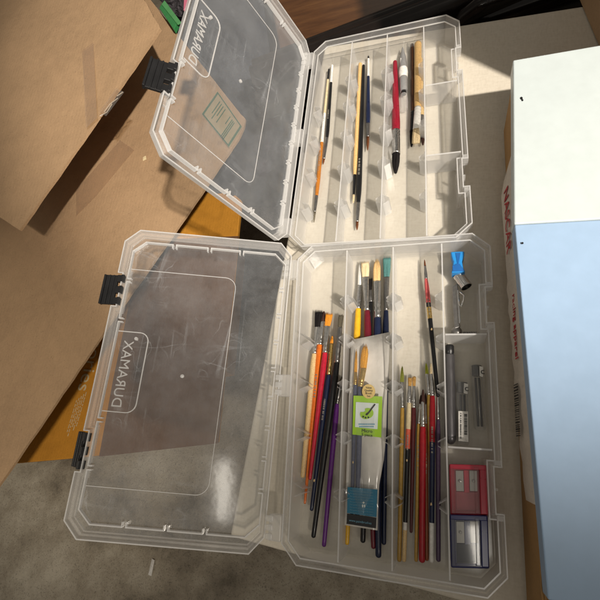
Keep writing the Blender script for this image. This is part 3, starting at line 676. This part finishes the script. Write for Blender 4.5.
double_sharpener('navy two hole sharpener with clear cover, below the red one', 514.6, 568, (.012, .018, .13), (.03, .035, .055), 449.4, 488, 1.6)

# ------------------------------------------------------------------ cardboard on the left
def cardboard(name, col):
    m, nt, out = nodes(name)
    p = N(nt, 'ShaderNodeBsdfPrincipled', Roughness=.68); p.inputs['Specular IOR Level'].default_value = .3
    a = noise(nt, 5, 6, .6); b = noise(nt, 340, 3, .7); c = noise(nt, 45, 6, .7)
    s = N(nt, 'ShaderNodeMath', operation='MULTIPLY_ADD'); s.inputs[1].default_value = .5; L(nt, b.outputs['Fac'], s.inputs[0]); L(nt, a.outputs['Fac'], s.inputs[2])
    s2 = N(nt, 'ShaderNodeMath', operation='MULTIPLY_ADD'); s2.inputs[1].default_value = .5; L(nt, c.outputs['Fac'], s2.inputs[0]); L(nt, s.outputs[0], s2.inputs[2])
    h = N(nt, 'ShaderNodeMath', operation='MULTIPLY'); h.inputs[1].default_value = .5; L(nt, s2.outputs[0], h.inputs[0])
    r = ramp(nt, h.outputs[0], [(.36, mul(col, .80)), (.5, col), (.64, mul(col, 1.14))])
    fk = noise(nt, 620, 2, .5, (1, .45, 1)); fr_ = ramp(nt, fk.outputs['Fac'], [(.66, (0, 0, 0)), (.74, (1, 1, 1))])
    mxc = N(nt, 'ShaderNodeMix', data_type='RGBA'); L(nt, fr_.outputs['Color'], mxc.inputs[0]); L(nt, r.outputs['Color'], mxc.inputs[6]); mxc.inputs[7].default_value = (*mul(col, .55), 1)
    L(nt, mxc.outputs[2], p.inputs['Base Color'])
    tcw = N(nt, 'ShaderNodeTexCoord'); wv = N(nt, 'ShaderNodeTexWave', Scale=42, Distortion=1.2); wv.inputs['Detail'].default_value = 2; L(nt, tcw.outputs['Object'], wv.inputs['Vector'])
    big = noise(nt, 9, 5, .6)
    s3 = N(nt, 'ShaderNodeMath', operation='MULTIPLY_ADD'); s3.inputs[1].default_value = .10; L(nt, wv.outputs['Fac'], s3.inputs[0]); L(nt, s2.outputs[0], s3.inputs[2])
    s4 = N(nt, 'ShaderNodeMath', operation='MULTIPLY_ADD'); s4.inputs[1].default_value = 5; L(nt, big.outputs['Fac'], s4.inputs[0]); L(nt, s3.outputs[0], s4.inputs[2])
    bu = N(nt, 'ShaderNodeBump', Strength=.32, Distance=.003); L(nt, s4.outputs[0], bu.inputs['Height']); L(nt, bu.outputs['Normal'], p.inputs['Normal'])
    L(nt, p.outputs[0], out.inputs['Surface']); return m
M['kraft'] = cardboard('kraft_cardboard', (.39, .255, .145))
M['orange_card'] = cardboard('orange_printed_card', (.56, .25, .03))
M['tape'] = frost('packing_tape', .03, .10, rough=.1, tint=(.96, .93, .88))
from mathutils import noise as mn
import bmesh
def sheet(name, pts, th, m_, parent, off, amp=.003, edge=.0012, cuts=5):
    bm = bmesh.new(); bm.faces.new([bm.verts.new(Vector(p) - off) for p in pts])
    bmesh.ops.triangulate(bm, faces=bm.faces[:])
    for _ in range(cuts): bmesh.ops.subdivide_edges(bm, edges=bm.edges[:], cuts=1, use_grid_fill=True)
    for v in bm.verts:
        q = v.co.copy(); k_ = edge * (1 if v.is_boundary else .3)
        v.co += Vector((mn.noise(q * 55) * k_, mn.noise(q * 55 + Vector((9, 3, 1))) * k_, mn.noise(q * 5.5) * amp + mn.noise(q * 17) * amp * .35))
    bmesh.ops.recalc_face_normals(bm, faces=bm.faces)
    if sum(f.normal.z for f in bm.faces) < 0: bmesh.ops.reverse_faces(bm, faces=bm.faces[:])
    me = bpy.data.meshes.new(name); bm.to_mesh(me); bm.free(); me.materials.append(m_)
    for p_ in me.polygons: p_.use_smooth = True
    o = bpy.data.objects.new(name, me); C.objects.link(o); o.parent = parent
    so = o.modifiers.new('thick', 'SOLIDIFY'); so.thickness = th; so.offset = -1
    em = o.modifiers.new('split', 'EDGE_SPLIT'); em.split_angle = R(40)
    return o
ZC = -.10
cl = at(60, 300, ZC); cb = thing('cardboard_box', 'big open brown cardboard box with a raised flap beside the table', 'cardboard box', cl)
cc = [at(u, v, ZC) for u, v in ((245.5, 119), (244, 127), (240, 136), (203, 191), (105, 331), (76, 375))]
e_ = (cc[5] - cc[3]).normalized(); k2 = (at(208, 72, ZC) - at(151, 0, ZC)).normalized()
poly = [at(239, 112, ZC)] + cc[:5] + [cc[5] + e_ * .45, cc[5] + e_ * .45 + Vector((-.7, .35, 0)), at(151, 0, ZC) - k2 * .4]
sheet('flap', poly, .005, M['kraft'], cb, cl, .0022)
mb = MB(); o1 = [q + Vector((-.42, .20, -.0055)) for q in (poly[3], poly[6])]
mb.slab([o1[0], o1[1], o1[1] + Vector((-.55, .3, 0)), o1[0] + Vector((-.35, .62, 0))], .62); mb.build('body', M['kraft'], cb, cl)
ZA = .046
fa = [at(160, 28, ZA), at(112, 98, ZA - .004), at(76, 150, ZA - .01), at(20, 230, ZA - .02), at(-150, 120, ZA + .02), at(40, -160, ZA + .02), at(142, -4, ZA + .004)]
fl = sheet('flap', fa, .005, M['kraft'], cb, cl, .003)
mb = MB(); mb.slab([at(u, v, ZA + .0030) for u, v in ((80, 10), (92, 12), (97, 118), (86, 128))], .0003); mb.build('tape', M['tape'], fl, cl)
mb = MB()
mb.slab([at(u, v, ZA + .0035) for u, v in ((116, 88), (124, 92), (106, 116), (99, 112))], .0005); mb.build('tape', M['tape'], fl, cl)
mb = MB()
for pts in (((104, 112), (110, 104), (118, 98)), ((100, 116), (107, 112), (112, 104)), ((117, 96), (123, 92))): mb.tube([at(u, v, ZA - .001) for u, v in pts], .0008, 6)
mb.build('torn_tape', M['ridge'], fl, cl)
mb = MB(); mb.slab([at(u, v, ZC + .0022) for u, v in ((76, 190), (120, 140), (134, 150), (96, 196), (76, 216))], .0006); mb.build('tape', M['tape'], cb, cl)
mb = MB(); c_ = at(145, 159, ZC + .0015); mb.slab([c_ + Vector(q) for q in ((-.004, -.004, .001), (.005, -.002, .002), (.003, .005, .004), (-.005, .004, .002))], .002); mb.build('chip', M['paint_cream'], cb, cl)
# green outlined label
M['green_ink'] = mat('green_ink', (.03, .11, .05), .6, 0, .15, 60)
M['label_paper'] = mat('label_paper', (.36, .29, .17), .6, 0, .08, 60)
lq = [at(u, v, ZC + .0026) for u, v in ((217.5, 91), (242.5, 127), (229, 148), (201.5, 114))]
mb = MB(); mb.slab(lq, .0006); lbl = mb.build('shipping_label', M['label_paper'], cb, cl)
mb = MB()
for i in range(4):
    a_, b_ = lq[i], lq[(i + 1) % 4]; c_ = (lq[0] + lq[2]) / 2
    mb.slab([a_ + (c_ - a_) * .03 + Vector((0, 0, .0006)), b_ + (c_ - b_) * .03 + Vector((0, 0, .0006)), b_ + (c_ - b_) * .12 + Vector((0, 0, .0006)), a_ + (c_ - a_) * .12 + Vector((0, 0, .0006))], .0003)
ax = lambda s_, t_: lq[0] + (lq[1] - lq[0]) * s_ + (lq[3] - lq[0]) * t_ + Vector((0, 0, .0006))
for s_, ln in ((.2, .5), (.27, .62), (.34, .4), (.42, .55), (.62, .3), (.70, .7), (.74, .7), (.78, .7)): mb.slab([ax(s_, .15), ax(s_ + .022, .15), ax(s_ + .022, .15 + ln), ax(s_, .15 + ln)], .0003)
mb.build('label_print', M['green_ink'], lbl, cl)

# orange box below
ZD = -.30
dl = at(150, 440, ZD); ob = thing('orange_box', 'flat orange printed box with white lettering under the nearer lid', 'box', dl)
dp = [at(217, 442, ZD), at(241, 200, ZD), at(150, 120, ZD), at(-60, 150, ZD), at(-60, 470, ZD), at(76, 458, ZD)]
mb = MB(); mb.slab(dp, .012); mb.build('carton_top', M['orange_card'], ob, dl, bevel=.002)
mb = MB(); ctr = sum((Vector(q) for q in dp), Vector()) / len(dp); mb.slab([ctr + (q - ctr) * .72 + Vector((-.06, .10, -.0125)) for q in dp], .40); mb.build('carton_body', M['orange_card'], ob, dl)
M['brown_shade'] = cardboard('brown_shade_card', (.15, .078, .042))
mb = MB(); mb.slab([at(u, v, ZD + .0012) for u, v in ((217.8, 443.2), (238.6, 236), (150, 240), (130, 300), (113, 380), (99, 456.6))], .0022); mb.build('colour_panel', M['brown_shade'], ob, dl)  # added brown sheet: puts the shade under the lid into the colour
p0 = at(90, 345, ZD); p1 = at(77, 388, ZD); x_ = (p1 - p0).normalized(); kk = mpp(p0)
text('Accessories', 21 * kk, M['paint_cream'], 'lettering', ob, frame3(at(77.2, 391, ZD + .0012) - dl, x_, (1, .1, 0)), .0002, 'RIGHT')
mb = MB()
for i, (u, v, ln) in enumerate(((86, 392, 30), (83.6, 394, 34), (81.2, 396, 28), (78.8, 398, 34), (76.4, 400, 30))):
    q0 = at(u, v, ZD + .0012); t_ = 0
    while t_ < ln:
        w_ = random.uniform(2, 5); a_ = q0 + x_ * t_ * kk; mb.slab([a_, a_ + x_ * w_ * kk, a_ + x_ * w_ * kk + Vector((.0018, 0, 0)), a_ + Vector((.0018, 0, 0))], .0004); t_ += w_ + 1
mb.build('fine_print', M['paint_cream'], ob, dl)

# things behind the raised lid
M['black_cloth'] = mat('black_cloth', (.016, .020, .030), .8, 0, .95, 240, None, .5, 300)
import bmesh
bl_ = at(215, 40, -.34); bm = bmesh.new(); bmesh.ops.create_icosphere(bm, subdivisions=5, radius=1)
from mathutils import noise as mn
for v in bm.verts:
    k_ = 1 + .16 * mn.noise(v.co * 2.2) + .07 * mn.noise(v.co * 6) + .03 * mn.noise(v.co * 17)
    q = v.co * k_; v.co = Vector((max(-.9, min(.9, q.x)) * .36, max(-.9, min(.9, q.y)) * .42, q.z * .17))
me = bpy.data.meshes.new('black_bag'); bm.to_mesh(me); bm.free(); me.materials.append(M['black_cloth'])
for p_ in me.polygons: p_.use_smooth = True
o = bpy.data.objects.new('black_bag', me); C.objects.link(o); o.location = at(250, 84, -.34); o.rotation_euler = (0, 0, .5)
tag(o, 'soft black cloth bag lying behind the raised lid', 'bag')
bloc = at(232, 60, -.35) ; 
M['green_cover'] = mat('green_cover', (.035, .2, .06), .4, 0, .15, 80, coat=.2)
gl = at(170, 18, -.085); g = thing('green_folder', 'dark green folder edge sticking out behind the cardboard', 'folder', gl)
mb = MB(); mb.slab([at(u, v, -.085) for u, v in ((159.2, 8), (162, 3), (177.4, 22), (173.6, 29.6))], .012); mb.build('cover', M['green_cover'], g, gl, bevel=.001)
mb = MB(); mb.slab([at(u, v, -.083) for u, v in ((161.4, 4.4), (164.4, 0), (181, 22), (177, 24))], .004); mb.build('spine', mat('green_spine', (.08, .28, .1), .35), g, gl, bevel=.001)
mb = MB(); c_ = at(176, -2, -.10)
bm = bmesh.new(); bmesh.ops.create_icosphere(bm, subdivisions=4, radius=1)
for v in bm.verts:
    q = v.co * (1 + .25 * mn.noise(v.co * 3) + .1 * mn.noise(v.co * 9)); v.co = Vector((q.x * .040, q.y * .075, q.z * .028))
me = bpy.data.meshes.new('mesh_pouch'); bm.to_mesh(me); bm.free(); me.materials.append(mat('speckled_cloth', (.03, .026, .03), .8, 0, .9, 260))
o = bpy.data.objects.new('mesh_pouch', me); C.objects.link(o); o.location = at(177, -3, -.115); o.rotation_euler = (0, 0, .45)
tag(o, 'speckled black pouch between the green folder and the raised lid', 'pouch')
mb = MB(); mb.slab([at(u, v, -.075) for u, v in ((184, -6), (189, -6), (187.4, 6), (183.4, 10))], .006)
tag(mb.build('pink_card', mat('pink_card', (.6, .16, .24), .5), bevel=.001), 'bit of pink card at the top behind the raised lid', 'card')

# ------------------------------------------------------------------ dark wooden bench at the back
m, nt, out = nodes('dark_walnut')
p = N(nt, 'ShaderNodeBsdfPrincipled', Roughness=.3); p.inputs['Coat Weight'].default_value = .3
n = noise(nt, 7, 8, .6, (1.2, 9, 2)); r = ramp(nt, n.outputs['Fac'], [(.3, (.05, .019, .006)), (.5, (.085, .034, .011)), (.7, (.125, .055, .018))]); L(nt, r.outputs['Color'], p.inputs['Base Color'])
bu = N(nt, 'ShaderNodeBump', Strength=.1, Distance=.002); L(nt, n.outputs['Fac'], bu.inputs['Height']); L(nt, bu.outputs['Normal'], p.inputs['Normal'])
L(nt, p.outputs[0], out.inputs['Surface']); M['walnut'] = m
M['ebony'] = mat('ebony_lacquer', (.010, .007, .006), .2, 0, .3, 30, spec=.3)
fl_ = at(400, 0, -.12); bn = thing('wooden_bench', 'dark polished wooden bench with black rounded rails behind the table', 'bench', fl_)
q = [at(280, 64, -.12), at(452, 0, -.12)]; dr = (q[1] - q[0]).normalized(); pv = Vector((-dr.y, dr.x, 0))
mb = MB(); mb.slab([q[0] + dr * .005, q[1] + dr * 1.3, q[1] + dr * 1.3 + pv * .7, at(262, -40, -.12)], .05); mb.build('seat', M['walnut'], bn, fl_, bevel=.006)
for nm, off, zz, rr in (('rail', -.018, -.100, .022), ('rail', -.062, -.085, .026), ('rail', -.112, -.110, .030)):
    mb = MB(); a_ = Vector((q[0].x, q[0].y, zz)) + pv * off; b_ = Vector((q[1].x, q[1].y, zz)) + pv * off
    mb.tube([a_ - dr * .05, a_, (a_ + b_) / 2, b_, b_ + dr * .6, b_ + dr * 1.2], rr, 20); mb.build(nm, M['ebony'], bn, fl_, smooth=True)
# the swept arm at the right
mb = MB(); pts = [at(u, v, zz) for u, v, zz in ((452, 34, -.10), (466, 17, -.075), (482, 6, -.055), (500, -3, -.04), (540, -22, -.03), (620, -50, -.03))]
mb.tube(pts, [.012, .015, .017, .018, .020, .02], 16); mb.build('arm', M['ebony'], bn, fl_, smooth=True)
mb = MB(); mb.slab([q[0] - dr * .05 - pv * .01 + Vector((0, 0, -.05)), q[1] + dr * 1.3 - pv * .01 + Vector((0, 0, -.05)), q[1] + dr * 1.3 - pv * .03 + Vector((0, 0, -.05)), q[0] - dr * .05 - pv * .03 + Vector((0, 0, -.05))], .56); mb.build('front_panel', M['ebony'], bn, fl_)

# ------------------------------------------------------------------ cartons on the right
M['pale_kraft'] = cardboard('pale_cardboard', (.66, .59, .51))
M['brown_edge'] = cardboard('cut_cardboard_edge', (.40, .23, .09))
M['red_ink'] = mat('red_ink', (.46, .02, .03), .55, 0, .15, 150)
HB = .077
rl_ = at(511, 200, 0); rb = thing('carton', 'torn open pale cardboard carton with red lettering along its side', 'carton', rl_)
top = lambda u, v, z=HB: at(u, v, z)
# carton body (hidden mostly under the printed board)
e0, e1 = at(512.2, 100, HB), at(531, 420, HB); dd = (e1 - e0).normalized(); rr_ = Vector((-dd.y, dd.x, 0)); rr_ = rr_ if rr_.x > 0 else -rr_
f0, f1 = e0 - dd * .02, e0 + dd * .60
mb = MB(); mb.slab([f0, f1, f1 + rr_ * .13, f0 + rr_ * .13], HB - .001); mb.build('body', M['brown_edge'], rb, rl_, bevel=.001)
# leaning side flap, torn lower edge
lowpx = [(507.6, 160), (503.6, 182), (501.2, 197), (502.4, 215), (503.8, 232), (505.0, 250), (506.2, 268), (507.4, 281), (506.6, 290), (508.6, 300), (508.2, 312), (510.6, 322), (510.0, 334), (512.2, 346), (511.8, 358), (514.4, 372), (514.0, 386), (517, 400), (516.6, 414), (519.6, 430), (519.4, 446), (522.4, 462), (523.2, 480), (526, 500)]
hi, lo_ = [], []
for i, (u, v) in enumerate(lowpx):
    lo_.append(at(u, v, .030)); k_ = (lo_[-1] - e0).dot(dd); hi.append(e0 + dd * (max(k_, (lowpx[0][1] - 100) * .0011)) - rr_ * .0012 + Vector((0, 0, -.0005)))
lo_[0] = hi[0] + (lo_[1] - hi[1]) * .08
mb = MB(); b0 = len(mb.v); thk = Vector((.002, 0, .002))
for h_, l_ in zip(hi, lo_): mb.v += [h_, l_, l_ + thk, h_ + thk]
for i in range(len(hi) - 1):
    for j in range(4): mb.f.append((i * 4 + j, i * 4 + (j + 1) % 4, i * 4 + 4 + (j + 1) % 4, i * 4 + 4 + j))
mb.f += [(0, 1, 2, 3), tuple((len(hi) - 1) * 4 + j for j in (3, 2, 1, 0))]
flp = mb.build('side_flap', M['pale_kraft'], rb, rl_)
mb = MB()   # the frayed double edge along the fold
for k_, w_, dz in ((.0006, .0011, .0016), (.0030, .0011, .0012), (.0056, .0010, .0016)):
    pts = [e0 + dd * (.045 + .46 * i / 40) + rr_ * (k_ + .0006 * math.sin(i * 1.9)) + Vector((0, 0, dz)) for i in range(41)]
    mb.tube(pts, w_ * .5, 6)
mb.build('frayed_edge', M['brown_edge'], rb, rl_)
# lettering that runs down the flap
i0 = 3; nrm_x = (hi[8] - hi[3]).normalized(); up_ = (hi[5] - lo_[5]).normalized(); nn_ = nrm_x.cross(up_).normalized()
org = lo_[2] + (hi[2] - lo_[2]) * .24
o = text('NASCAR', .0215, M['red_ink'], 'lettering', flp, frame3(org - rl_ + nn_ * .0005, nrm_x, up_), .0002, squash=.98)
mtest = (hi[20] - hi[10]).normalized(); org = lo_[9] + (hi[9] - lo_[9]) * .35
text('racing apparel', .0125, M['red_ink'], 'lettering', flp, frame3(org - rl_ + nn_ * .0006, mtest, up_), .0002, squash=1.0)
mb = MB(); q_ = lo_[16] + (hi[16] - lo_[16]) * .1 - Vector((.0016, 0, -.0016)); v_ = 0.
while v_ < .05:
    w_ = random.choice((.0006, .001, .0018)); a_ = q_ + mtest * v_; mb.slab([a_, a_ + mtest * w_, a_ + mtest * w_ + up_ * .013, a_ + up_ * .013], .0003); v_ += w_ + random.choice((.0007, .0012))
mb.build('barcode', M['black_print'], flp, rl_)
# white and pale blue printed board lying on the carton
HT = .100
M['white_board'] = mat('white_board', (.56, .63, .64), .42, 0, .03, 60, None, .12, 40)
M['blue_print'] = mat('pale_blue_print', (.33, .47, .66), .4, 0, .03, 60)
wl = at(560, 180, HB); wb = thing('game_box', 'flat white box lid with a pale blue lower half lying on the carton', 'box', wl)
w0 = at(513.0, 60, HT); wd = at(514.0, 224, HT)
pw = [w0, wd, at(526, 342, HT), at(560, 560, HT), at(760, 560, HT), at(700, 40, HT)]
mb = MB(); mb.slab([pw[0], pw[1], pw[1] + Vector((.135, -.004, 0)), pw[0] + Vector((.135, -.004, 0))], HT - HB - .002); mb.build('lid_top', M['white_board'], wb, wl, bevel=.0015)
g0, g1 = at(514.6, 224.8, HT - .001), at(548, 600, HT - .001)
mb = MB(); mb.slab([g0, g1, g1 + Vector((.15, 0, 0)), g0 + Vector((.134, -.004, 0))], HT - HB - .003); gp = mb.build('colour_panel', M['blue_print'], wb, wl, bevel=.0012)
mb = MB()
for u, v, s_ in ((521.5, 98, 1.4), (522.5, 100, 1.0), (522.6, 243, 1.1)): mb.slab([at(u + s_ * math.cos(k_), v + s_ * math.sin(k_), HT + .0006) for k_ in (0, 1, 2, 3, 4, 5)], .0004)
mb.build('ink_spot', M['black_print'], wb, wl)
# added tall carton, nearly out of view, to cast the shadow edge on the table
tl = Vector((.290, .3175, 0)); tc = thing('shadow_carton', 'added tall brown carton, nearly out of view, that casts a shadow on the table', 'cardboard box', tl, .12)
mb = MB(); mb.box(0, .28, 0, .30, .001, .43); mb.build('body', M['kraft'], tc, bevel=.002)
mb = MB(); mb.box(.115, .165, -.001, .301, .4301, .4305); mb.build('tape', M['tape'], tc)

# ------------------------------------------------------------------ light
w = bpy.data.worlds.new('World'); SC.world = w; w.use_nodes = True
wt = w.node_tree; bg = wt.nodes['Background']
tc = N(wt, 'ShaderNodeTexCoord'); sx = N(wt, 'ShaderNodeSeparateXYZ'); L(wt, tc.outputs['Generated'], sx.inputs[0])
rm = ramp(wt, sx.outputs['Z'], [(0, (.09, .078, .066)), (.35, (.16, .145, .125)), (.75, (.34, .315, .275)), (1, (.40, .37, .325))])   # dim room, lit ceiling
wn = N(wt, 'ShaderNodeTexNoise', Scale=2.6, Detail=1.5, Roughness=.5); L(wt, tc.outputs['Generated'], wn.inputs['Vector'])  # bright patches added so the metal parts pick up highlights
wr = ramp(wt, wn.outputs['Fac'], [(.56, (.78, .78, .78)), (.66, (3.4, 3.3, 3.1))]); wm = N(wt, 'ShaderNodeMix', data_type='RGBA', blend_type='MULTIPLY'); wm.inputs[0].default_value = 1
L(wt, rm.outputs['Color'], wm.inputs[6]); L(wt, wr.outputs['Color'], wm.inputs[7]); L(wt, wm.outputs[2], bg.inputs['Color']); bg.inputs['Strength'].default_value = .76
def lamp(name, kind, loc, aim, energy, col, **kw):
    l = bpy.data.lights.new(name, kind); l.energy = energy; l.color = col
    for k_, v in kw.items(): setattr(l, k_, v)
    o = bpy.data.objects.new(name, l); C.objects.link(o); o.location = loc
    o.rotation_euler = (Vector(aim) - Vector(loc)).to_track_quat('-Z', 'Y').to_euler(); return o
lamp('ceiling_spot', 'SPOT', (1.95, -1.30, 3.0), (-.12, .64, 0), 1080, (1, .91, .80), spot_size=R(19.5), spot_blend=.65, shadow_soft_size=.05)
tl_ = lamp('streak_light', 'AREA', (.18, -.43, 1.57), (.18, -.43, 0), .5, (1, .93, .82), shape='RECTANGLE', size=.06, size_y=.25)  # added light, placed so its reflection makes the streak on the nearer lid
tl_.rotation_euler = (0, 0, R(7))

lamp('left_fill_spot', 'SPOT', (1.6, -1.2, 2.9), (-.98, -.08, -.4), 330, (1, .90, .76), spot_size=R(18.5), spot_blend=1, shadow_soft_size=.08)  # added fill light for the boxes and floor at left, no seen lamp

SC.view_settings.view_transform = 'Standard'; SC.view_settings.look = 'None'; SC.view_settings.gamma = 1; SC.view_settings.exposure = 0
SC.cycles.max_bounces = 6; SC.cycles.diffuse_bounces = 4; SC.cycles.glossy_bounces = 3; SC.cycles.transparent_max_bounces = 32; SC.cycles.transmission_bounces = 4
